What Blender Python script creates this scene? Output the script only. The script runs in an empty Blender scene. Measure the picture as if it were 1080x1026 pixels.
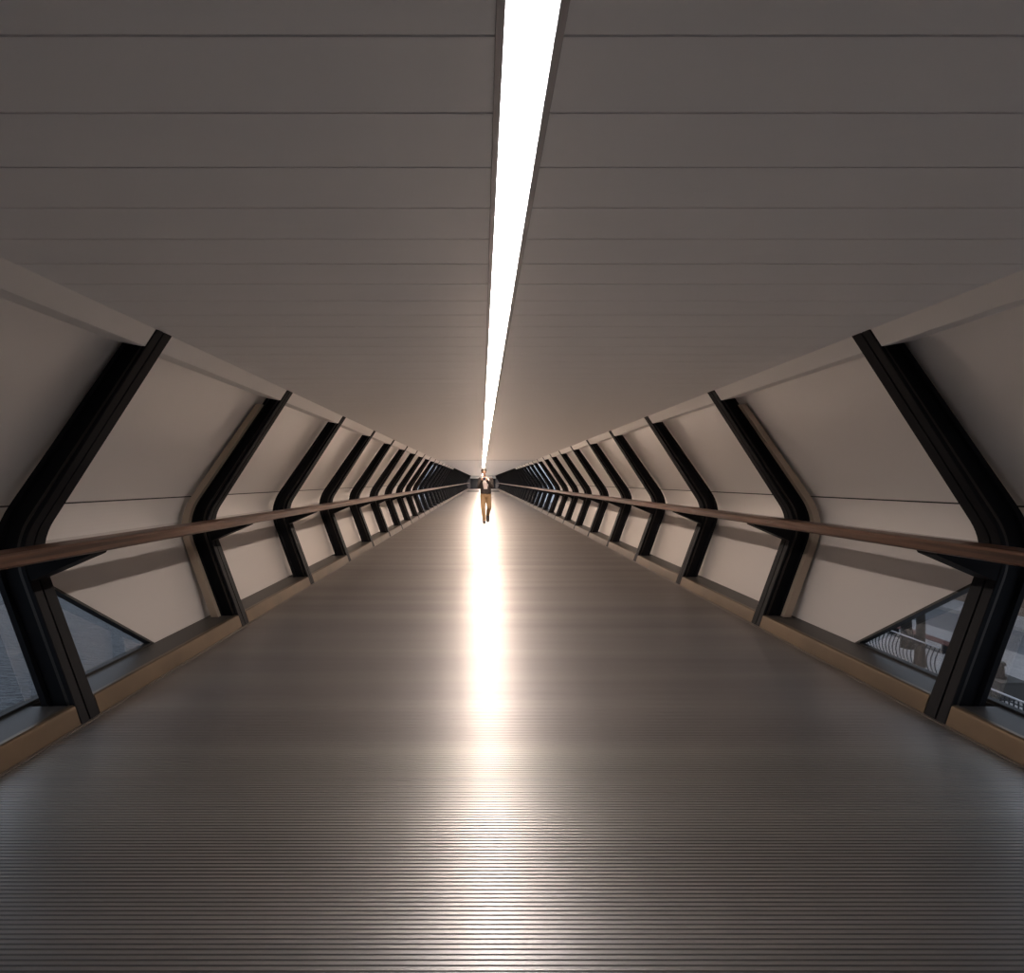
import bpy, bmesh, math, random
from mathutils import Vector, Matrix
random.seed(7)
S = bpy.context.scene
COL = S.collection
PI = math.pi

# ------------------------------------------------------------------ dimensions
F = 560.0                       # focal length in px of the 1080 wide frame
BAY = 2.013                     # post spacing
CAM = Vector((-0.177, 0.0, 1.378))
FW, CW, CH = 2.435, 2.01, 2.233 # floor half width, ceiling half width, ceiling height
KZ, KX = 1.0, 2.80              # the outward kink of the side walls
FIRST = 1.49                    # first post in view, in bays from the camera
NPOST = 44
END = 45.2 * BAY
Y0 = -4.0
OPEN = 10.86 * BAY              # beyond this the sides are glazed
FLW = 0.145                     # post flange width along the bridge
PD = 0.19                      # post depth

# ------------------------------------------------------------------ materials
def mat(name, col, rough=0.5, metal=0.0, spec=0.5, bump=None, var=None, coat=0.0, stretch=(1, 1, 1)):
    m = bpy.data.materials.new(name); m.use_nodes = True
    nt = m.node_tree; b = nt.nodes['Principled BSDF']
    b.inputs['Base Color'].default_value = (*col, 1)
    b.inputs['Roughness'].default_value = rough
    b.inputs['Metallic'].default_value = metal
    b.inputs['Specular IOR Level'].default_value = spec
    b.inputs['Coat Weight'].default_value = coat
    if bump or var:
        tc = nt.nodes.new('ShaderNodeTexCoord'); mp = nt.nodes.new('ShaderNodeMapping')
        mp.inputs['Scale'].default_value = stretch
        nt.links.new(tc.outputs['Object'], mp.inputs['Vector'])
    if var:                                   # (noise scale, second colour)
        n = nt.nodes.new('ShaderNodeTexNoise'); n.inputs['Scale'].default_value = var[0]
        n.inputs['Detail'].default_value = 5
        nt.links.new(mp.outputs['Vector'], n.inputs['Vector'])
        r = nt.nodes.new('ShaderNodeValToRGB')
        r.color_ramp.elements[0].position = 0.35; r.color_ramp.elements[0].color = (*col, 1)
        r.color_ramp.elements[1].position = 0.65; r.color_ramp.elements[1].color = (*var[1], 1)
        nt.links.new(n.outputs['Fac'], r.inputs['Fac'])
        nt.links.new(r.outputs['Color'], b.inputs['Base Color'])
    if bump:                                  # (noise scale, strength, distance)
        n2 = nt.nodes.new('ShaderNodeTexNoise'); n2.inputs['Scale'].default_value = bump[0]
        n2.inputs['Detail'].default_value = 3
        nt.links.new(mp.outputs['Vector'], n2.inputs['Vector'])
        bp = nt.nodes.new('ShaderNodeBump'); bp.inputs['Strength'].default_value = bump[1]
        bp.inputs['Distance'].default_value = bump[2]
        nt.links.new(n2.outputs['Fac'], bp.inputs['Height'])
        nt.links.new(bp.outputs['Normal'], b.inputs['Normal'])
    return m

def emit(name, col, strength):
    m = bpy.data.materials.new(name); m.use_nodes = True
    nt = m.node_tree; nt.nodes.clear()
    e = nt.nodes.new('ShaderNodeEmission'); o = nt.nodes.new('ShaderNodeOutputMaterial')
    e.inputs['Color'].default_value = (*col, 1); e.inputs['Strength'].default_value = strength
    nt.links.new(e.outputs[0], o.inputs[0]); return m

def glass(name, tint, refl=0.3):
    m = bpy.data.materials.new(name); m.use_nodes = True
    nt = m.node_tree; nt.nodes.clear()
    t = nt.nodes.new('ShaderNodeBsdfTransparent'); g = nt.nodes.new('ShaderNodeBsdfGlossy')
    t.inputs['Color'].default_value = (*tint, 1); g.inputs['Roughness'].default_value = 0.02
    fr = nt.nodes.new('ShaderNodeFresnel'); fr.inputs['IOR'].default_value = 1.45
    ml = nt.nodes.new('ShaderNodeMath'); ml.operation = 'MULTIPLY'; ml.inputs[1].default_value = refl
    mx = nt.nodes.new('ShaderNodeMixShader'); o = nt.nodes.new('ShaderNodeOutputMaterial')
    nt.links.new(fr.outputs[0], ml.inputs[0]); nt.links.new(ml.outputs[0], mx.inputs[0])
    nt.links.new(t.outputs[0], mx.inputs[1]); nt.links.new(g.outputs[0], mx.inputs[2])
    nt.links.new(mx.outputs[0], o.inputs[0]); return m

M = {}
M['ceiling'] = mat('ceiling_metal', (.82, .80, .79), .42, 0, .5, bump=(1.6, .25, .02), stretch=(1, 3, 1))
M['ceiling2'] = mat('ceiling_far', (.78, .79, .82), .45)
M['floor'] = mat('floor_aluminium', (.36, .343, .335), .47, .9, .5, var=(.9, (.44, .42, .405)), stretch=(.12, 3.2, 1))
_nt = M['floor'].node_tree
_b = _nt.nodes['Principled BSDF']; _o = [q for q in _nt.nodes if q.type == 'OUTPUT_MATERIAL'][0]
_t = _nt.nodes.new('ShaderNodeCombineXYZ'); _t.inputs[1].default_value = 1.0
_b.inputs['Anisotropic'].default_value = .78; _nt.links.new(_t.outputs[0], _b.inputs['Tangent'])
_g = _nt.nodes.new('ShaderNodeBsdfAnisotropic'); _g.distribution = 'GGX'
_g.inputs['Color'].default_value = (.75, .72, .70, 1); _g.inputs['Roughness'].default_value = .14; _g.inputs['Anisotropy'].default_value = .9
_nt.links.new(_t.outputs[0], _g.inputs['Tangent'])
_mx = _nt.nodes.new('ShaderNodeMixShader'); _mx.inputs[0].default_value = .10
_nt.links.new(_b.outputs[0], _mx.inputs[1]); _nt.links.new(_g.outputs[0], _mx.inputs[2]); _nt.links.new(_mx.outputs[0], _o.inputs[0])
M['groove'] = mat('floor_groove', (.05, .045, .045), .6)
M['wall'] = mat('wall_panel', (.76, .72, .69), .30, 0, .5, bump=(1.3, .12, .02))
M['lower'] = mat('lower_panel', (.52, .485, .46), .5, 0, .3)
M['fascia'] = mat('fascia_panel', (.80, .77, .74), .38)
M['seam'] = mat('dark_gasket', (.015, .014, .014), .6)
M['joint'] = mat('ceiling_joint', (.16, .155, .15), .6)
M['post'] = mat('post_paint', (.009, .009, .011), .6, 0, .12)
M['post_line'] = mat('post_bronze_edge', (.045, .038, .033), .35, .3)
M['mullion'] = mat('mullion_bronze', (.46, .38, .30), .32, .4)
M['rail'] = mat('handrail_timber', (.045, .020, .012), .36, 0, .45, var=(3.0, (.15, .072, .042)), stretch=(14, .35, 14))
M['bronze'] = mat('kerb_bronze', (.175, .130, .088), .36, .75, .5, var=(2.2, (.125, .097, .069)), bump=(9, .08, .01))
M['sill'] = mat('sill_top', (.045, .041, .038), .42, 0, .35)
M['trimstrip'] = mat('floor_edge', (.16, .14, .125), .35, .6)
M['frame'] = mat('light_trough', (.42, .39, .38), .4)
M['strip'] = emit('light_diffuser', (1, .85, .72), 34)
_nt = M['strip'].node_tree
_e = [q for q in _nt.nodes if q.type == 'EMISSION'][0]
_tc = _nt.nodes.new('ShaderNodeTexCoord'); _sp = _nt.nodes.new('ShaderNodeSeparateXYZ'); _mr = _nt.nodes.new('ShaderNodeMapRange')
_nt.links.new(_tc.outputs['Object'], _sp.inputs[0]); _nt.links.new(_sp.outputs['Y'], _mr.inputs['Value'])
_mr.inputs['From Min'].default_value = 0; _mr.inputs['From Max'].default_value = 18
_mr.inputs['To Min'].default_value = 12; _mr.inputs['To Max'].default_value = 112  # strength ramp added to the strip, dims the near end for a depth gradient
_nt.links.new(_mr.outputs[0], _e.inputs['Strength'])
_cr = _nt.nodes.new('ShaderNodeValToRGB'); _mr2 = _nt.nodes.new('ShaderNodeMapRange')   # tint ramp put into the emission: cooler light near, warmer further on
_mr2.inputs['From Min'].default_value = 0; _mr2.inputs['From Max'].default_value = 7
_nt.links.new(_sp.outputs['Y'], _mr2.inputs['Value']); _nt.links.new(_mr2.outputs[0], _cr.inputs['Fac'])
_cr.color_ramp.elements[0].color = (.93, .95, 1, 1); _cr.color_ramp.elements[1].color = (1, .80, .655, 1)
_nt.links.new(_cr.outputs['Color'], _e.inputs['Color'])
M['glass'] = glass('clear_glass', (.80, .83, .86))
M['door'] = mat('door_dark', (.012, .016, .022), .15)
M['head'] = mat('header_panel', (.80, .82, .84), .5)
M['backwall'] = mat('back_wall', (.10, .10, .11), .5)
M['mat'] = mat('door_mat', (.03, .03, .032), .9)
M['water'] = mat('dock_water', (.022, .024, .028), .4, 0, .25, bump=(1.8, 1.0, .5), var=(1.8, (.085, .093, .108)), stretch=(.8, 4.5, 1))
M['paving'] = mat('paving', (.30, .285, .28), .8, var=(1.4, (.38, .36, .355)), stretch=(4, 1, 1))
M['asphalt'] = mat('asphalt', (.12, .125, .135), .8, var=(2.5, (.15, .155, .165)))
M['facade'] = mat('brown_facade', (.17, .12, .09), .8, var=(3, (.22, .16, .125)))
M['iron'] = mat('black_iron', (.012, .013, .016), .5)
M['steel'] = mat('rail_steel', (.5, .5, .52), .3, .8)
M['bark'] = mat('bark', (.045, .038, .032), .9, bump=(12, .8, .03))
M['redwood'] = mat('red_wood', (.12, .045, .038), .6)
M['stone'] = mat('dark_stone', (.07, .066, .062), .8)
M['skin'] = mat('skin', (.30, .18, .125), .5)
M['hair'] = mat('hair', (.022, .015, .011), .6)
M['jacket'] = mat('jacket', (.022, .016, .014), .8)
M['shirt'] = mat('shirt', (.60, .52, .50), .8)
M['khaki'] = mat('khaki_trousers', (.24, .155, .080), .85)
M['shoe'] = mat('shoes', (.022, .017, .014), .45)
M['black'] = mat('black_plastic', (.012, .012, .013), .35)
M['lens'] = mat('lens_glass', (.02, .02, .04), .05, 0, .8)

# ------------------------------------------------------------------ helpers
def link(name, bm, material, parent=None, smooth=False):
    me = bpy.data.meshes.new(name)
    bmesh.ops.recalc_face_normals(bm, faces=bm.faces)
    if smooth:
        for f in bm.faces: f.smooth = True
    bm.to_mesh(me); bm.free()
    for m in (material if isinstance(material, (list, tuple)) else [material]): me.materials.append(m)
    o = bpy.data.objects.new(name, me); COL.objects.link(o)
    if parent: o.parent = parent
    return o

def tag(o, label=None, cat=None, group=None, kind=None):
    if label: o['label'] = label
    if cat: o['category'] = cat
    if group: o['group'] = group
    if kind: o['kind'] = kind
    return o

def empty(name, loc=(0, 0, 0)):
    o = bpy.data.objects.new(name, None); COL.objects.link(o); o.location = loc
    o.empty_display_size = .2
    return o

def box(bm, x0, x1, y0, y1, z0, z1, bev=0, mi=0):
    v = [bm.verts.new((x, y, z)) for x in (x0, x1) for y in (y0, y1) for z in (z0, z1)]
    q = [(0, 1, 3, 2), (4, 6, 7, 5), (0, 4, 5, 1), (2, 3, 7, 6), (0, 2, 6, 4), (1, 5, 7, 3)]
    fs = [bm.faces.new([v[i] for i in a]) for a in q]
    for f in fs: f.material_index = mi
    if bev:
        es = list({e for f in fs for e in f.edges})
        bmesh.ops.bevel(bm, geom=es, offset=bev, segments=2, affect='EDGES', profile=.5)
    return fs

def prism(bm, pts, y0, y1, mi=0):
    """closed polygon of (x, z) points extruded from y0 to y1"""
    a = [bm.verts.new((p[0], y0, p[1])) for p in pts]
    b = [bm.verts.new((p[0], y1, p[1])) for p in pts]
    n = len(pts)
    fs = [bm.faces.new(a), bm.faces.new(b[::-1])]
    for i in range(n): fs.append(bm.faces.new((a[i], b[i], b[(i+1) % n], a[(i+1) % n])))
    for f in fs: f.material_index = mi
    return fs

def sheet(bm, pts, y0, y1, thick_pts, mi=0):
    """ribbon between two open profiles (inner pts and outer pts)"""
    return prism(bm, list(pts) + list(thick_pts)[::-1], y0, y1, mi)

def tube(bm, p0, p1, r0, r1=None, n=10, cap=True):
    p0, p1 = Vector(p0), Vector(p1); r1 = r0 if r1 is None else r1
    d = (p1 - p0).normalized(); up = Vector((0, 0, 1)) if abs(d.z) < .9 else Vector((0, 1, 0))
    u = d.cross(up).normalized(); w = d.cross(u)
    A = [bm.verts.new(p0 + (u*math.cos(2*PI*i/n) + w*math.sin(2*PI*i/n))*r0) for i in range(n)]
    B = [bm.verts.new(p1 + (u*math.cos(2*PI*i/n) + w*math.sin(2*PI*i/n))*r1) for i in range(n)]
    for i in range(n): bm.faces.new((A[i], A[(i+1) % n], B[(i+1) % n], B[i]))
    if cap: bm.faces.new(A[::-1]); bm.faces.new(B)

# inner face profile of a side frame: point and outward normal as it climbs
def profile(off, n=9, z0=0.0, z1=CH, r=.34):
    """(x, z) points of the side line moved outward by off; positive x side"""
    pl = Vector((FW, 0.0)); pk = Vector((KX, KZ)); pu = Vector((CW, CH))
    dl = (pk - pl).normalized(); du = (pu - pk).normalized()
    nl = Vector((dl.y, -dl.x)); nu = Vector((du.y, -du.x))
    # arc at the kink
    ang = math.acos(max(-1, min(1, dl.dot(du)))); t = r*math.tan(ang/2)
    a = pk - dl*t; c = a - nl*r
    pts = []
    def lower(z):
        k = (z - (pl.y + nl.y*off))/dl.y; return pl + nl*off + dl*k
    def upper(z):
        k = (z - (pk.y + nu.y*off))/du.y; return pk + nu*off + du*k
    a0 = math.atan2(nl.y, nl.x); a1 = math.atan2(nu.y, nu.x)
    arc = [Vector((c.x + math.cos(a0+(a1-a0)*i/n)*(r+off), c.y + math.sin(a0+(a1-a0)*i/n)*(r+off))) for i in range(n+1)]
    if z0 < arc[0].y: pts.append(lower(z0))
    pts += [p for p in arc if z0 < p.y < z1]
    if z1 > arc[-1].y: pts.append(upper(z1))
    return pts

def at_z(off, z):
    """x of the side line moved outward by off, at height z"""
    p = profile(off, 24, -.3, CH + .3)
    for a, b in zip(p, p[1:]):
        if a.y <= z <= b.y: return a.x + (b.x - a.x)*(z - a.y)/(b.y - a.y)
    return p[-1].x

def mirror(bm, s):
    if s < 0:
        for v in bm.verts: v.co.x = -v.co.x

# ------------------------------------------------------------------ floor (ribbed aluminium deck)
bm = bmesh.new()
P, GW, GD = .0175, .0052, .0035
rows = []
y = Y0
ys = []
while y < 46.0:
    ys += [(y, 0), (y + P - GW - .0008, 0), (y + P - GW, -GD), (y + P - .0008, -GD)]
    y += P
yy = y
ys += [(yy, 0), (END, 0)]
prev = None
for k, (yv, zv) in enumerate(ys):
    cur = (bm.verts.new((-FW - .05, yv, zv)), bm.verts.new((FW + .05, yv, zv)))
    if prev:
        f = bm.faces.new((prev[0], prev[1], cur[1], cur[0]))
        if prev[2] < 0 and zv < 0: f.material_index = 1
    prev = (cur[0], cur[1], zv)
f_obj = link('floor', bm, [M['floor'], M['groove']])
tag(f_obj, kind='structure')

bm = bmesh.new(); box(bm, -3.1, 3.1, Y0, END + .5, -.45, -.02)
tag(link('floor', bm, M['stone']), kind='structure')

# ------------------------------------------------------------------ ceiling
PW = .2145
LX, LW = -.086, .048             # strip light centre and half width
gx0, gx1 = LX - LW - .018, LX + LW + .018
bm = bmesh.new()
for xa, xb in ((-CW - .02, gx0), (gx1, CW + .02)):
    y = 1.019 - 24*PW
    prevv = None
    seq = []
    while y < OPEN:
        seq += [(y, CH + .006), (y + .0028, CH + .006), (y + .0042, CH), (y + PW - .0015, CH)]
        y += PW
    seq.append((OPEN, CH))
    seq = [q for q in seq if q[0] <= OPEN]
    for yv, zv in seq:
        cur = (bm.verts.new((xa, yv, zv)), bm.verts.new((xb, yv, zv)), zv)
        if prevv:
            f = bm.faces.new((prevv[0], prevv[1], cur[1], cur[0]))
            if prevv[2] > CH and zv > CH: f.material_index = 1
        prevv = cur
tag(link('ceiling', bm, [M['ceiling'], M['joint']]), kind='structure')
bm = bmesh.new()
box(bm, -CW - .02, gx0, OPEN + .05, END, CH, CH + .02); box(bm, gx1, CW + .02, OPEN + .05, END, CH, CH + .02)
tag(link('ceiling', bm, M['ceiling2']), kind='structure')
bm = bmesh.new(); box(bm, -3.1, 3.1, Y0 - .3, END + .5, CH + .09, CH + .3)
tag(link('ceiling', bm, M['seam']), kind='structure')
bm = bmesh.new(); box(bm, -CW, gx0, OPEN - .01, OPEN + .07, CH - .006, CH + .03); box(bm, gx1, CW, OPEN - .01, OPEN + .07, CH - .006, CH + .03)
tag(link('ceiling', bm, M['joint']), kind='structure')

# strip light, one continuous luminaire
LY0, LY1 = .35, END - .3
lt = empty('strip_light', (LX, LY0, CH))
tag(lt, 'long white strip light running down the middle of the ceiling', 'light')
bm = bmesh.new()
n = 170
vs = [(bm.verts.new((-LW, (LY1 - LY0)*i/n, .012)), bm.verts.new((LW, (LY1 - LY0)*i/n, .012))) for i in range(n+1)]
for a, b in zip(vs, vs[1:]): bm.faces.new((a[0], b[0], b[1], a[1]))
bmesh.ops.recalc_face_normals(bm, faces=bm.faces)
o = link('diffuser', bm, M['strip'], lt); tag(o, 'glowing white diffuser')
bm = bmesh.new()
for s in (-1, 1):
    x = s*(LW + .009)
    box(bm, x - .009, x + .009, 0, LY1 - LY0, -.004, .05, .002)
box(bm, -LW - .018, LW + .018, -.012, 0, -.004, .05)
box(bm, -LW - .012, LW + .012, 0, LY1 - LY0, .035, .05)
link('light_frame', bm, M['frame'], lt)

# closing piece of the slot behind the light
bm = bmesh.new(); box(bm, gx0, gx1, Y0, LY0 - .012, CH, CH + .02)
tag(link('ceiling', bm, M['ceiling']), kind='structure')

# ------------------------------------------------------------------ side walls
SEAMZ = 1.235
def WOF(z): return .262 - .105*max(0.0, min(1.0, (z - .9)/1.3))
def WX(z): return at_z(WOF(z), z)
def lowpt(z): return WX(z)
for s, side in ((-1, 'left'), (1, 'right')):
    # upper cladding
    bm = bmesh.new()
    zz = [SEAMZ, SEAMZ + .04, SEAMZ + .08, SEAMZ + .14, SEAMZ + .22, SEAMZ + .5, SEAMZ + .8, CH + .06]
    inner = [Vector((WX(z), z)) for z in zz]
    outer = [Vector((p.x + .05, p.y + .01)) for p in inner]
    sheet(bm, inner, Y0, OPEN, outer); mirror(bm, s)
    w = link('wall_' + side, bm, M['wall']); tag(w, kind='structure')
    # curved cladding under the seam, from the first post on
    bm = bmesh.new()
    ys_, ye_ = (FIRST)*BAY, OPEN
    ztop, zc = SEAMZ - .009, .99
    inner = [Vector((WX(zc + (ztop - zc)*k/8), zc + (ztop - zc)*k/8)) for k in range(9)]
    outer = [Vector((p.x + .05, p.y)) for p in inner]
    sheet(bm, inner, Y0, OPEN, outer); mirror(bm, s)
    link('curved_panel', bm, M['wall'], w)
    # gasket in the seam
    bm = bmesh.new()
    x = WX(SEAMZ)
    box(bm, x + .003, x + .05, Y0, OPEN, SEAMZ - .010, SEAMZ + .001); mirror(bm, s)
    link('seam_gasket', bm, M['seam'], w)
    # lower panel with its raking end
    bm = bmesh.new()
    zb, zt = .105, .99
    ya, yb = 2.073*BAY, 1.51*BAY
    def ring(dx):
        return [bm.verts.new((WX(z) + dx, yv, z)) for yv, z in ((ya, zb), (OPEN, zb), (OPEN, zt), (yb, zt))]
    A, B = ring(0), ring(.05)
    bm.faces.new(A); bm.faces.new(B[::-1])
    for k in range(4): bm.faces.new((A[k], B[k], B[(k+1) % 4], A[(k+1) % 4]))
    mirror(bm, s)
    link('lower_panel', bm, M['lower'], w)
    # dark edge strip along the rake
    bm = bmesh.new()
    def pr(y_, z_, dx, dy): return bm.verts.new((WX(z_) + dx, y_ + dy, z_))
    A = [pr(ya, zb, -.006, -.028), pr(ya, zb, -.006, -.001), pr(yb, zt, -.006, -.001), pr(yb, zt, -.006, -.028)]
    B = [pr(ya, zb, .055, -.028), pr(ya, zb, .055, -.001), pr(yb, zt, .055, -.001), pr(yb, zt, .055, -.028)]
    bm.faces.new(A); bm.faces.new(B[::-1])
    for k in range(4): bm.faces.new((A[k], B[k], B[(k+1) % 4], A[(k+1) % 4]))
    mirror(bm, s)
    link('edge_strip', bm, M['seam'], w)
    # near lower glazing and far glazing
    def pane(name, y0, y1, z0, z1):
        bm = bmesh.new()
        pr_ = [Vector((WX(z0 + (z1 - z0)*k/16) + .016, z0 + (z1 - z0)*k/16)) for k in range(17)]
        sheet(bm, pr_, y0, y1, [Vector((p.x + .012, p.y)) for p in pr_]); mirror(bm, s)
        g = link(name, bm, M['glass']); tag(g, kind='structure')
        bm = bmesh.new(); x = WX(z0); box(bm, x - .004, x + .04, y0, y1, z0 - .004, z0 + .014); mirror(bm, s)
        link('glazing_bead', bm, M['seam'], g); return g
    pane('window_%d' % (1 if s < 0 else 2), Y0, ya - .03, .105, .985)   # behind the raking edge the panel covers it
    pane('window_%d' % (3 if s < 0 else 4), OPEN + .02, END, .105, CH + .03)
    # base wall under the sill
    bm = bmesh.new()
    box(bm, WX(.05) + .0, WX(.05) + .07, Y0, END, -.02, .10); mirror(bm, s)
    tag(link('trim_%d' % (1 if s < 0 else 2), bm, M['seam']), kind='structure')
    # thin floor edge strip
    bm = bmesh.new(); box(bm, FW - .022, FW - .004, Y0, END, 0, .007, .002)
    box(bm, FW - .004, FW + .03, Y0, END, -.002, .001); mirror(bm, s)
    bb = tag(link('baseboard_' + side, bm, M['trimstrip']), kind='structure')

bm = bmesh.new(); box(bm, -3.1, 3.1, Y0 - .25, Y0 - .02, -.4, CH + .1)  # added dark wall, unseen behind the camera, keeps sky light from flooding in
tag(link('wall_back', bm, M['backwall']), kind='structure')

# ------------------------------------------------------------------ posts
def sweep(bm, sec, s, z0=0.0, z1=CH, n=9, mi=0):
    """sec: closed list of (depth, y) swept up the kinked side line"""
    rings = []
    cols = [profile(d, n, z0, z1) for d, _ in sec]
    m = min(len(c) for c in cols)
    for k in range(m):
        rings.append([bm.verts.new((cols[i][k].x - .36*sec[i][0]*max(0, min(1, (cols[i][k].y - 1.0)/1.2)), sec[i][1], cols[i][k].y)) for i in range(len(sec))])
    L = len(sec)
    for a, b in zip(rings, rings[1:]):
        for i in range(L):
            f = bm.faces.new((a[i], a[(i+1) % L], b[(i+1) % L], b[i])); f.material_index = mi
    bm.faces.new(rings[0][::-1]).material_index = mi; bm.faces.new(rings[-1]).material_index = mi
    if s < 0:
        mirror(bm, -1)

ORD = ['nearest', 'second', 'third', 'fourth', 'fifth', 'sixth', 'seventh', 'eighth', 'ninth', 'tenth', 'eleventh', 'twelfth']

def bracket_bm(s):
    bm = bmesh.new()
    pts = [(at_z(.012, .80), .80), (at_z(-.001, .812), .812), (2.400, .955), (2.385, .984), (2.46, .984), (at_z(.012, .985), .985)]
    prism(bm, pts, .004, FLW - .004); mirror(bm, s); return bm

def make_post(s):
    r = empty('steel_post')
    # inner flange: two lips and a shadow groove
    bm = bmesh.new()
    w = FLW
    sec = [(0, .004), (0, w*.40), (.014, w*.41), (.014, w*.47), (0, w*.48), (0, w-.004), (.004, w), (.026, w), (.032, w-.02), (.032, .02), (.026, 0), (.004, 0)]
    sweep(bm, sec, s)
    link('inner_flange', bm, M['post'], r)
    bm = bmesh.new()
    sweep(bm, [(.030, .040), (.030, w-.040), (PD-.030, w-.040), (PD-.030, .040)], s)
    link('web', bm, M['post'], r)
    bm = bmesh.new()
    sweep(bm, [(PD-.032, .012), (PD-.032, w-.012), (PD, w-.012), (PD, .012)], s)
    link('outer_flange', bm, M['post'], r)
    bm = bmesh.new()
    sweep(bm, [(.045, .022), (.045, .042), (.062, .042), (.062, .022)], s)
    o = link('edge_rib', bm, M['post_line'], r); tag(o, 'thin bronze rib along the near side')
    link('bracket', bracket_bm(s), M['post'], r)
    return r

def copy_tree(o, parent=None):
    c = o.copy(); COL.objects.link(c)
    if parent: c.parent = parent
    for ch in list(o.children): copy_tree(ch, c)
    return c

def far_post(s):
    bm = bmesh.new(); w = FLW
    sweep(bm, [(0, 0), (0, w), (.03, w), (.03, w-.04), (PD-.03, w-.04), (PD-.03, w-.012), (PD, w-.012), (PD, .012), (PD-.03, .012), (PD-.03, .04), (.03, .04), (.03, 0)], s, n=5)
    bm2 = bracket_bm(s); me = bpy.data.meshes.new('t'); bm2.to_mesh(me); bm2.free(); bm.from_mesh(me); bpy.data.meshes.remove(me)
    return link('steel_post', bm, M['post'])

posts = {}
for s, side in ((-1, 'left'), (1, 'right')):
    proto = None; farp = None
    for j in range(NPOST):
        yj = (FIRST + j)*BAY
        if j < 16:
            o = make_post(s) if proto is None else copy_tree(proto); proto = proto or o
        else:
            o = far_post(s) if farp is None else farp.copy()
            if farp is None: farp = o
            else: COL.objects.link(o)
        o.location = (0, yj, 0)
        if j < 12:
            extra = {0: 'dark bent steel post, ', 1: 'dark bent steel post beside a tan mullion, '}.get(j, 'dark bent steel post, ')
            tag(o, extra + '%s on the %s side of the walkway' % (ORD[j], side), 'post', 'bent steel posts on the %s' % side)
        elif j < 16:
            tag(o, 'dark bent steel post far off on the %s, %s past the twelfth' % (side, ORD[j - 12].replace('nearest', 'first')), 'post', 'bent steel posts on the %s' % side)
        else:
            tag(o, 'tiny dark steel post crowded at the far end of the %s side' % side, 'post', 'tiny far posts on the %s' % side)
        posts[(s, j)] = o
    # tan mullion next to the second post
    bm = bmesh.new()
    sweep(bm, [(PD-.050, 0), (PD-.050, .055), (PD+.012, .055), (PD+.012, 0)], s, z0=.112, z1=2.09)
    mu = link('mullion', bm, M['mullion'])
    mu.location = (0, (FIRST + 1)*BAY - .085, 0)
    tag(mu, 'slim tan bent mullion against the %s wall just before the second post' % side, 'mullion')

# ------------------------------------------------------------------ fascia pieces and kerbs, one per bay
def kerb_bm(s, L):
    bm = bmesh.new()
    xb = at_z(PD + .010, .10)
    x0, x1 = FW + .004, at_z(0, .11) + .0
    pts = [(x0, .002), (x1 - .006, .094), (x1 - .001, .106), (x1 + .010, .112), (x1 + .035, .112), (x1 + .035, .002)]
    prism(bm, pts, 0, L); mirror(bm, s); return bm
def sill_bm(s, L):
    bm = bmesh.new()
    x1 = at_z(0, .11) + .036
    prism(bm, [(x1, .04), (x1, .108), (WX(.108) - .004, .104), (WX(.108) - .004, .04)], 0, L); mirror(bm, s); return bm
def fascia_bm(s, L, z1=CH):
    bm = bmesh.new()
    a = Vector((at_z(.006, CH), CH)); b = Vector((at_z(.006, CH - .095), CH - .095))
    prism(bm, [(a.x, a.y), (b.x, b.y), (b.x + .02, b.y), (WX(b.y) - .004, b.y + .03), (WX(CH) - .004, CH)], 0, L)
    mirror(bm, s); return bm
GAP = .012
for s, side in ((-1, 'left'), (1, 'right')):
    kp = fp = None
    for j in range(-1, NPOST - 1):
        y0 = (FIRST + j)*BAY + FLW + .003; L = BAY - FLW - .006
        # kerb
        if kp is None:
            k = empty('kerb_casing'); link('casing', kerb_bm(s, L), M['bronze'], k); link('sill', sill_bm(s, L), M['sill'], k)
            kp = k
        else: k = copy_tree(kp)
        k.location = (0, y0, 0)
        if j == -1: lab = 'bronze kerb casing in front of the %s foreground post, cut off by the photo edge' % side
        elif j < 11: lab = 'bronze kerb casing on the %s between the %s and %s posts' % (side, ORD[j], ORD[j+1])
        else: lab = 'tiny pale kerb casing at the far end of the %s side' % side
        tag(k, lab, 'kerb', ('kerb casings along the %s' % side) if j < 11 else 'tiny far kerb casings on the %s' % side)
        if j < 16:
            if fp is None:
                fo = link('fascia_panel', fascia_bm(s, L), M['fascia']); fp = fo
            else:
                fo = fp.copy(); COL.objects.link(fo)
            fo.location = (0, y0, 0)
            if j == -1: lab = 'pale fascia strip under the ceiling before the nearest %s post' % side
            elif j < 11: lab = 'pale fascia strip under the ceiling on the %s, between %s and %s posts' % (side, ORD[j], ORD[j+1])
            else: lab = 'tiny bright fascia strip under the ceiling, far along the %s side' % side
            tag(fo, lab, 'fascia', ('fascia strips along the %s' % side) if j < 11 else 'tiny far fascia strips on the %s' % side)

# ------------------------------------------------------------------ handrails
for s, side in ((-1, 'left'), (1, 'right')):
    h = empty('handrail', (0, Y0 + .1, .985))
    bm = bmesh.new()
    pts = [(2.278, .006), (2.272, .014), (2.268, .056), (2.276, .068), (2.29, .072), (2.405, .072), (2.415, .064), (2.415, .006), (2.405, 0), (2.29, 0)]
    prism(bm, pts, 0, END - Y0 - .3); mirror(bm, s)
    link('timber_rail', bm, M['rail'], h)
    tag(h, 'long reddish brown timber handrail on the %s side of the walkway' % side, 'handrail')

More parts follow.
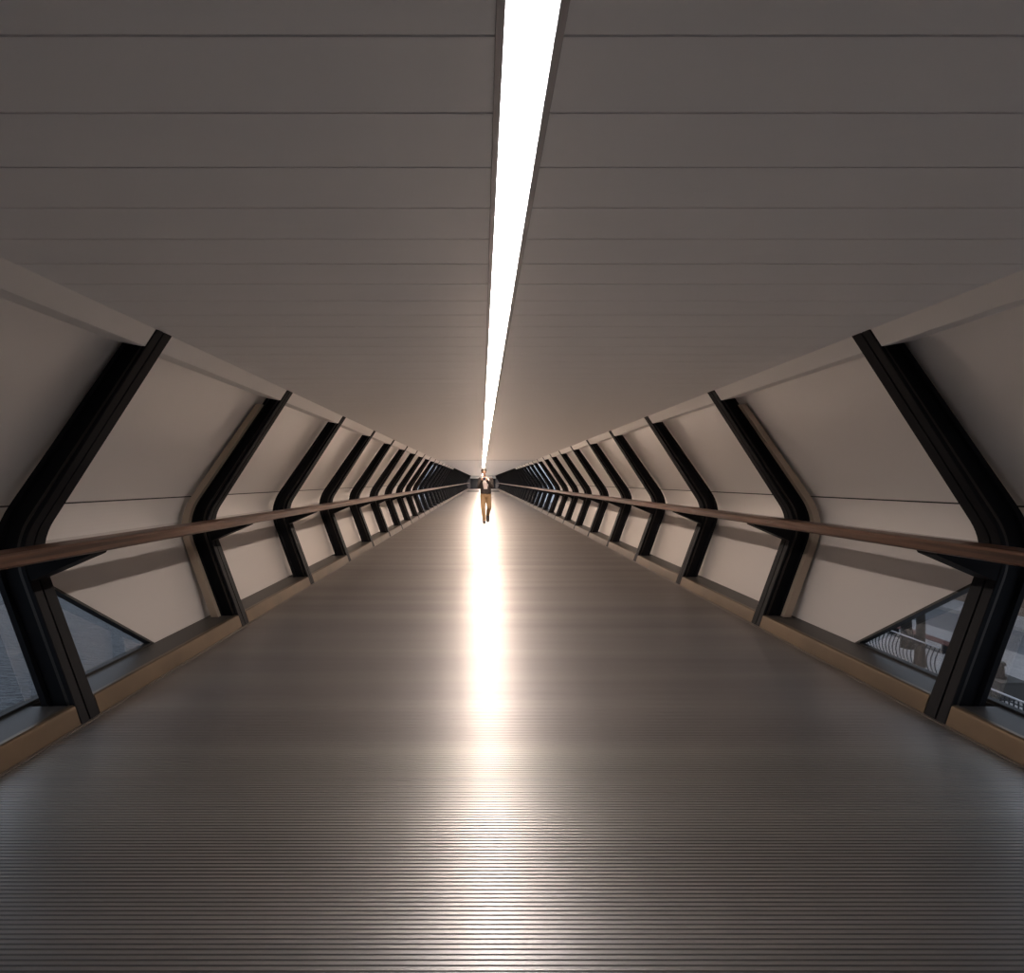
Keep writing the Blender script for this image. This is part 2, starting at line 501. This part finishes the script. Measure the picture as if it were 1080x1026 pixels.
# ------------------------------------------------------------------ far end
bm = bmesh.new()
box(bm, -3, 3, END + .25, END + .5, -.3, CH + .2)
tag(link('wall_end', bm, M['backwall']), kind='structure')
d = empty('door_1', (0, END + .2, 0)); tag(d, kind='structure')
for k in range(4):
    bm = bmesh.new(); x = -2.1 + 1.05*k
    box(bm, x + .03, x + 1.02, -.03, .03, .02, 1.72, .004); link('door_leaf', bm, M['door'], d)
bm = bmesh.new()
for k in range(5): box(bm, -2.1 + 1.05*k - .03, -2.1 + 1.05*k + .03, -.05, .04, 0, 1.76)
box(bm, -2.13, 2.13, -.05, .04, 1.72, 1.78); link('door_frame', bm, M['post'], d)
bm = bmesh.new(); box(bm, -2.2, 2.2, -.1, .04, 1.78, CH - .01); link('header_panel', bm, M['head'], d)
for s, side in ((-1, 'left'), (1, 'right')):
    bm = bmesh.new(); box(bm, .55, 2.1, 0, 8.0, .001, .014, .004); mirror(bm, s)
    o = link('floor_mat', bm, M['mat']); o.location = (0, 66.5, 0)
    tag(o, 'dark floor mat at the far end, %s half of the walkway' % side, 'mat')

# ------------------------------------------------------------------ outside: quay on the right, water on the left
GZ = -6.6
def at(px, py, Z):
    t = (CAM.z - Z)*F/(py - 507.0)
    return Vector((CAM.x + (px - 508.3)*t/F, t, Z))
bm = bmesh.new(); box(bm, -260, 8, -120, 300, GZ - 3.4, GZ - 2.4)
tag(link('water', bm, M['water']), kind='structure')
bm = bmesh.new(); box(bm, 9, 24.6, -60, 200, GZ - 3, GZ)
tag(link('quay_paving', bm, M['paving']), kind='structure')
bm = bmesh.new(); box(bm, 24.6, 28.6, -60, 200, GZ - 3, GZ - .08)
tag(link('road', bm, M['asphalt']), kind='structure')
bm = bmesh.new(); box(bm, 28.6, 120, -60, 200, GZ - 3, GZ + .02)
box(bm, 28.6, 28.8, -60, 200, GZ, GZ + .14)
tag(link('far_pavement', bm, M['paving']), kind='structure')

def railing(name, x, y0, y1, step, h, bulge, label):
    r = empty(name, (x, y0, GZ))
    L = y1 - y0
    bm = bmesh.new(); tube(bm, (0, 0, h), (0, L, h), .035, n=8); o = link('top_rail', bm, M['steel'], r); tag(o, 'pale metal top rail')
    bm = bmesh.new(); tube(bm, (0, 0, .12), (0, L, .12), .03, n=8); tube(bm, (0, 0, h-.16), (0, L, h-.16), .022, n=8); link('lower_rail', bm, M['iron'], r)
    proto = None
    nb = int(L/step)
    for k in range(nb + 1):
        if proto is None:
            bm = bmesh.new(); prev = None
            for q in range(7):
                z = (h)*q/6; p = Vector((-bulge*math.sin(PI*q/6), 0, z))
                if prev: tube(bm, prev, p, .021, n=6)
                prev = p
            o = link('baluster', bm, M['iron'], r); proto = o
        else:
            o = proto.copy(); COL.objects.link(o)
        o.location = (0, k*step, 0)
    tag(r, label, 'railing')
    return r
railing('quay_railing', 16.65, 6.0, 18.6, .15, 1.1, .0, 'straight black quay railing with a pale top rail, seen beyond the nearest right post')
railing('quay_railing', 18.2, 21.3, 30.0, .20, 1.25, .22, 'black railing of curved bars seen below the raking panel edge')

def trunk(p, r, h, label):
    o = empty('tree', p); bm = bmesh.new()
    prev = Vector((0, 0, -.02)); pr_ = r*1.35
    for q in range(1, 7):
        c = Vector((random.uniform(-.05, .05), random.uniform(-.05, .05), h*q/6)); rr = r*(1.1 - .07*q)
        tube(bm, prev, c, pr_, rr, 12); prev, pr_ = c, rr
    t = link('trunk', bm, M['bark'], o, smooth=True)
    bm = bmesh.new()
    for q in range(7):
        a = q*2.4; e = prev + Vector((math.cos(a)*1.5, math.sin(a)*1.5, random.uniform(.6, 1.6)))
        tube(bm, prev, e, .07, .02, 6)
    link('branch', bm, M['bark'], o)
    tag(o, label, 'tree')
trunk(at(970, 702, GZ), .17, 5.5, 'dark slim tree trunk standing just behind the curved black railing')
trunk(at(957, 683, GZ), .22, 5.5, 'dark tree trunk further back, left of the slim trunk')
# bench
p = at(985, 690, GZ) + Vector((.7, 2.4, 0))
b = empty('bench', p)
bm = bmesh.new()
for k in range(4): box(bm, -.26 + .14*k, -.14 + .14*k, -2.6, 1.2, .43, .48, .008)
link('seat', bm, M['redwood'], b)
for k in (-2.3, -.7, .9):
    bm = bmesh.new(); box(bm, -.22, .26, k - .05, k + .05, 0, .43, .01); link('leg', bm, M['iron'], b)
tag(b, 'long reddish brown bench beside the tree trunks on the quay', 'bench')
p = at(1057, 734, GZ)
b = empty('plinth', p); bm = bmesh.new(); box(bm, -.5, .5, -.45, .45, 0, .62, .03); link('block', bm, M['stone'], b)
bm = bmesh.new(); box(bm, -.52, .52, -.47, .47, .62, .68, .01); link('cap', bm, M['stone'], b)
tag(b, 'square dark stone block on the quay, right of the nearest right post', 'plinth')
bo = empty('bollard', p + Vector((-.1, 0, .68))); bm = bmesh.new()
tube(bm, (0, 0, 0), (0, 0, .08), .2, .2, 16); tube(bm, (0, 0, .08), (0, 0, .5), .15, .13, 16); tube(bm, (0, 0, .5), (0, 0, .6), .19, .16, 16)
link('shaft', bm, M['iron'], bo); tag(bo, 'short dark bollard standing on the square stone block', 'bollard')
# building across the road
bd = empty('building', (31.5, 10, GZ)); bm = bmesh.new(); box(bm, 0, 12, -30, 70, 0, 14)
link('brown_wall', bm, M['facade'], bd)
for k in range(12):
    bm = bmesh.new(); box(bm, -.05, .1, -10 + 4*k, -7.6 + 4*k, .8, 3.2); wf = link('window', bm, M['steel'], bd)
    bm = bmesh.new(); box(bm, -.07, -.04, -9.9 + 4*k, -7.7 + 4*k, .9, 3.1); link('pane', bm, M['door'], wf)
tag(bd, 'brown building across the road, seen at the right photo edge', 'building')

# ------------------------------------------------------------------ person
def bake(name, bm, voxel, material, parent, smooth_it=6):
    me = bpy.data.meshes.new(name); bm.to_mesh(me); bm.free()
    tmp = bpy.data.objects.new(name, me); COL.objects.link(tmp)
    r = tmp.modifiers.new('r', 'REMESH'); r.mode = 'VOXEL'; r.voxel_size = voxel
    sm = tmp.modifiers.new('s', 'SMOOTH'); sm.iterations = smooth_it; sm.factor = .5
    dg = bpy.context.evaluated_depsgraph_get(); dg.update()
    out = bpy.data.meshes.new_from_object(tmp.evaluated_get(dg))
    bpy.data.objects.remove(tmp)
    out.materials.clear(); out.materials.append(material)
    for p_ in out.polygons: p_.use_smooth = True
    o = bpy.data.objects.new(name, out); COL.objects.link(o); o.parent = parent
    return o

def ball(bm, c, r, rot=None):
    m = Matrix.Translation(c) @ (rot.to_matrix().to_4x4() if rot else Matrix.Identity(4)) @ Matrix.Diagonal((*(r if hasattr(r, '__len__') else (r, r, r)), 1))
    bmesh.ops.create_uvsphere(bm, u_segments=20, v_segments=12, radius=1, matrix=m)
def cap(bm, a, b, ra, rb, n=14):
    tube(bm, a, b, ra, rb, n); ball(bm, Vector(a), ra*.99); ball(bm, Vector(b), rb*.99)
def loft(bm, rings, n=22):
    """rings: (cx, cy, z, rx, ry)"""
    R = []
    for cx, cy, z, rx, ry in rings:
        R.append([bm.verts.new((cx + math.cos(2*PI*i/n)*rx, cy + math.sin(2*PI*i/n)*ry, z)) for i in range(n)])
    for a, b in zip(R, R[1:]):
        for i in range(n): bm.faces.new((a[i], a[(i+1) % n], b[(i+1) % n], b[i]))
    bm.faces.new(R[0][::-1]); bm.faces.new(R[-1])

V = Vector
PY = 17.5
PX = CAM.x + (512.3 - 508.3)*PY/F
person = empty('person', (PX, PY, 0))
tag(person, 'person in dark jacket and khaki trousers walking towards us, holding a camera', 'person')
SHL, ELL, WRL = V((-.185, .01, 1.44)), V((-.222, -.06, 1.18)), V((-.125, -.235, 1.385))
SHR, ELR, WRR = V((.185, .01, 1.44)), V((.222, -.05, 1.18)), V((.035, -.245, 1.385))
HIL, KNL, ANL = V((-.085, 0, .93)), V((-.088, -.10, .50)), V((-.050, -.14, .095))
HIR, KNR, ANR = V((.085, 0, .93)), V((.112, -.03, .50)), V((.072, .255, .245))
HC = V((-.062, -.035, 1.675))
bm = bmesh.new()
# head with face
ball(bm, HC + V((0, .012, .02)), (.076, .094, .098)); ball(bm, HC + V((0, -.022, -.045)), (.056, .062, .066))
ball(bm, HC + V((0, -.065, -.088)), (.026, .024, .020))                       # chin
tube(bm, HC + V((0, -.086, .012)), HC + V((0, -.112, -.026)), .008, .015, 10); ball(bm, HC + V((0, -.106, -.028)), (.017, .014, .011))   # nose
for e in (-1, 1):
    ball(bm, HC + V((e*.076, .005, -.008)), (.010, .020, .032))               # ears
    ball(bm, HC + V((e*.030, -.078, .030)), (.022, .012, .009))               # brows
ball(bm, HC + V((0, -.082, -.058)), (.026, .014, .007))                       # lips
cap(bm, V((-.022, .01, 1.46)), HC + V((0, .01, -.07)), .058, .052)
loft(bm, [(0, 0, .86, .12, .09), (0, 0, .95, .155, .105), (0, 0, 1.08, .140, .10), (0, 0, 1.25, .160, .11), (0, 0, 1.38, .170, .11), (0, 0, 1.45, .13, .085), (0, 0, 1.49, .07, .06)])
for a, b_, c in ((SHL, ELL, WRL), (SHR, ELR, WRR)):
    cap(bm, a, b_, .052, .042); cap(bm, b_, c, .042, .029)
for a, b_, c in ((HIL, KNL, ANL), (HIR, KNR, ANR)):
    cap(bm, a, b_, .085, .058); cap(bm, b_, c, .056, .038)
cap(bm, ANL, V((-.048, -.26, .04)), .036, .03); cap(bm, ANR, V((.070, .165, .060)), .036, .03)
# hands: palm, four bent fingers and a thumb around the camera body
CC = V((-.050, -.300, 1.440))
for e, w in ((-1, WRL), (1, WRR)):
    pc = CC + V((e*.086, .018, -.012))
    cap(bm, w, pc, .026, .028)
    ball(bm, pc, (.018, .040, .042))
    for k, ln in enumerate((.030, .034, .032, .025)):
        z = CC.z + .024 - k*.0185
        k0 = V((pc.x, pc.y - .030, z)); k1 = V((pc.x - e*.004, CC.y - .040, z + .002)); k2 = V((pc.x - e*(.012 + ln*.7), CC.y - .050, z)); k3 = k2 + V((-e*ln*.5, .004, -.003))
        cap(bm, k0, k1, .0090, .0085, 8); cap(bm, k1, k2, .0085, .0080, 8); cap(bm, k2, k3, .0080, .0070, 8)
    t0 = pc + V((0, .022, -.010)); t1 = CC + V((e*.064, .046, .004)); t2 = CC + V((e*.036, .046, .012))
    cap(bm, t0, t1, .012, .0105, 8); cap(bm, t1, t2, .0105, .009, 8)
body = bake('body', bm, .0055, M['skin'], person, 3)
# eyes and mouth tint as small parts
bm = bmesh.new()
for e in (-1, 1): ball(bm, HC + V((e*.029, -.083, .012)), (.013, .008, .006))
link('eyes', bm, M['hair'], person, smooth=True)
# hair
bm = bmesh.new()
ball(bm, HC + V((0, .022, .040)), (.092, .108, .100))
for k in range(11):
    a = -1.0 + 2.0*k/10
    ball(bm, HC + V((.072*math.sin(a*1.2), -.068*math.cos(a*1.1) + .012, .066 - .012*abs(a))), (.026, .036, .030))
for e in (-1, 1): ball(bm, HC + V((e*.074, .012, .030)), (.016, .040, .042))
bmesh.ops.delete(bm, geom=[v for v in bm.verts if (v.co - HC).z < .030 and (v.co - HC).y < -.060], context='VERTS')
bmesh.ops.holes_fill(bm, edges=bm.edges, sides=0)
bake('hair', bm, .007, M['hair'], person, 4)
# shirt
bm = bmesh.new()
loft(bm, [(0, -.012, 1.10, .140, .118), (0, -.014, 1.20, .150, .124), (0, -.012, 1.32, .155, .126), (0, -.006, 1.42, .14, .108), (-.008, -.002, 1.475, .082, .075), (-.010, 0, 1.500, .064, .066)])
bake('shirt', bm, .010, M['shirt'], person, 3)
# jacket: open front shell, sleeves
bm = bmesh.new()
def shell(rings, gap0, gap1, n=30):
    prev = None; first = None
    N = len(rings)
    out = []
    for i, (cx, cy, z, rx, ry) in enumerate(rings):
        g = gap0 + (gap1 - gap0)*i/(N-1)
        A = []; B = []
        for k in range(n + 1):
            t = -PI/2 + g + (2*PI - 2*g)*k/n
            A.append(bm.verts.new((cx + math.cos(t)*rx, cy + math.sin(t)*ry, z)))
            B.append(bm.verts.new((cx + math.cos(t)*(rx - .020), cy + math.sin(t)*(ry - .020), z)))
        out.append((A, B))
    for (A, B), (C_, D) in zip(out, out[1:]):
        for k in range(n):
            bm.faces.new((A[k], A[k+1], C_[k+1], C_[k])); bm.faces.new((B[k+1], B[k], D[k], D[k+1]))
        bm.faces.new((A[0], C_[0], D[0], B[0])); bm.faces.new((A[n], B[n], D[n], C_[n]))
    for A, B in (out[0], out[-1]):
        for k in range(n): bm.faces.new((A[k], B[k], B[k+1], A[k+1]))
shell([(0, 0, .96, .185, .145), (0, 0, 1.03, .180, .142), (0, 0, 1.12, .176, .140), (0, 0, 1.25, .190, .146), (0, 0, 1.38, .205, .142), (0, .004, 1.45, .165, .108), (-.01, .008, 1.50, .092, .085)], .10, .95)
for a, b_, c in ((SHL, ELL, WRL), (SHR, ELR, WRR)):
    e = (c - b_)
    cap(bm, a, b_, .064, .054); cap(bm, b_, b_ + e*.95, .054, .042)
ball(bm, SHL + V((.02, 0, -.01)), (.085, .080, .075)); ball(bm, SHR + V((-.02, 0, -.01)), (.085, .080, .075))
bake('jacket', bm, .010, M['jacket'], person, 3)
# hem of dark pullover under the shirt
bm = bmesh.new()
loft(bm, [(0, 0, .955, .168, .128), (0, 0, 1.02, .166, .128), (0, -.004, 1.11, .158, .130)])
bake('pullover_hem', bm, .010, M['jacket'], person, 2)
# trousers
bm = bmesh.new()
loft(bm, [(0, 0, .82, .150, .115), (0, 0, .90, .168, .124), (0, 0, .99, .160, .118), (0, 0, 1.02, .152, .112)])
for a, b_, c in ((HIL, KNL, ANL), (HIR, KNR, ANR)):
    cap(bm, a + V((0, 0, -.03)), b_, .104, .078); cap(bm, b_, b_ + (c - b_)*1.03, .078, .062)
bake('trousers', bm, .010, M['khaki'], person, 3)
# shoes
bm = bmesh.new()
ball(bm, V((-.050, -.130, .072)), (.050, .064, .072)); ball(bm, V((-.050, -.215, .042)), (.047, .095, .042)); box(bm, -.094, -.006, -.305, -.075, 0.0, .022)
bake('shoe', bm, .007, M['shoe'], person, 3)
bm = bmesh.new()
ball(bm, V((.072, .262, .225)), (.046, .048, .062)); cap(bm, V((.072, .262, .200)), V((.070, .180, .060)), .060, .054); ball(bm, V((.070, .150, .040)), (.047, .055, .040))
cap(bm, V((.072, .300, .180)), V((.070, .190, .026)), .022, .020)
bake('shoe', bm, .007, M['shoe'], person, 3)
# camera in the hands
cam_o = empty('camera', (PX + CC.x, PY + CC.y, CC.z))
bm = bmesh.new(); box(bm, -.074, .074, -.030, .032, -.048, .044, .008); box(bm, -.026, .026, -.026, .03, .036, .062, .008)
link('camera_body', bm, M['black'], cam_o)
bm = bmesh.new(); tube(bm, (0, -.028, -.004), (0, -.100, -.004), .040, .044, 20); link('lens', bm, M['black'], cam_o)
bm = bmesh.new(); tube(bm, (0, -.099, -.004), (0, -.1015, -.004), .036, .036, 20); link('lens_glass', bm, M['lens'], cam_o)
bm = bmesh.new()
pr_ = None
for q in range(13):
    u = q/12; pnt = V((.070 + .045*math.sin(u*PI), .045 + .02*u, -.01 - .50*math.sin(u*PI*.5) if q else -.01))
    if pr_: tube(bm, pr_, pnt, .009, n=6)
    pr_ = pnt
link('strap', bm, M['black'], cam_o)
tag(cam_o, 'small black camera held at chin height by the walking person', 'camera')

# ------------------------------------------------------------------ light and camera
w = bpy.data.worlds.new('World'); S.world = w; w.use_nodes = True
nt = w.node_tree; bg = nt.nodes['Background']
tc = nt.nodes.new('ShaderNodeTexCoord'); sp = nt.nodes.new('ShaderNodeSeparateXYZ'); rp = nt.nodes.new('ShaderNodeValToRGB')
nt.links.new(tc.outputs['Generated'], sp.inputs[0]); nt.links.new(sp.outputs['Z'], rp.inputs['Fac'])
rp.color_ramp.elements[0].color = (.62, .67, .75, 1); rp.color_ramp.elements[1].color = (.70, .76, .86, 1)
nt.links.new(rp.outputs['Color'], bg.inputs['Color']); bg.inputs['Strength'].default_value = 1.05

cd = bpy.data.cameras.new('camera'); co = bpy.data.objects.new('render_camera', cd); COL.objects.link(co)
co.location = CAM; co.rotation_euler = (PI/2, 0, 0)
cd.sensor_fit = 'HORIZONTAL'; cd.sensor_width = 36; cd.lens = F/1080*36
cd.shift_x = (540 - 508.3)/1080; cd.shift_y = -(513 - 507)/1080
cd.clip_start = .02; cd.clip_end = 500
S.camera = co
S.view_settings.view_transform = 'Standard'; S.view_settings.look = 'None'
S.view_settings.gamma = 1; S.view_settings.use_curve_mapping = False
S.view_settings.exposure = 0.52
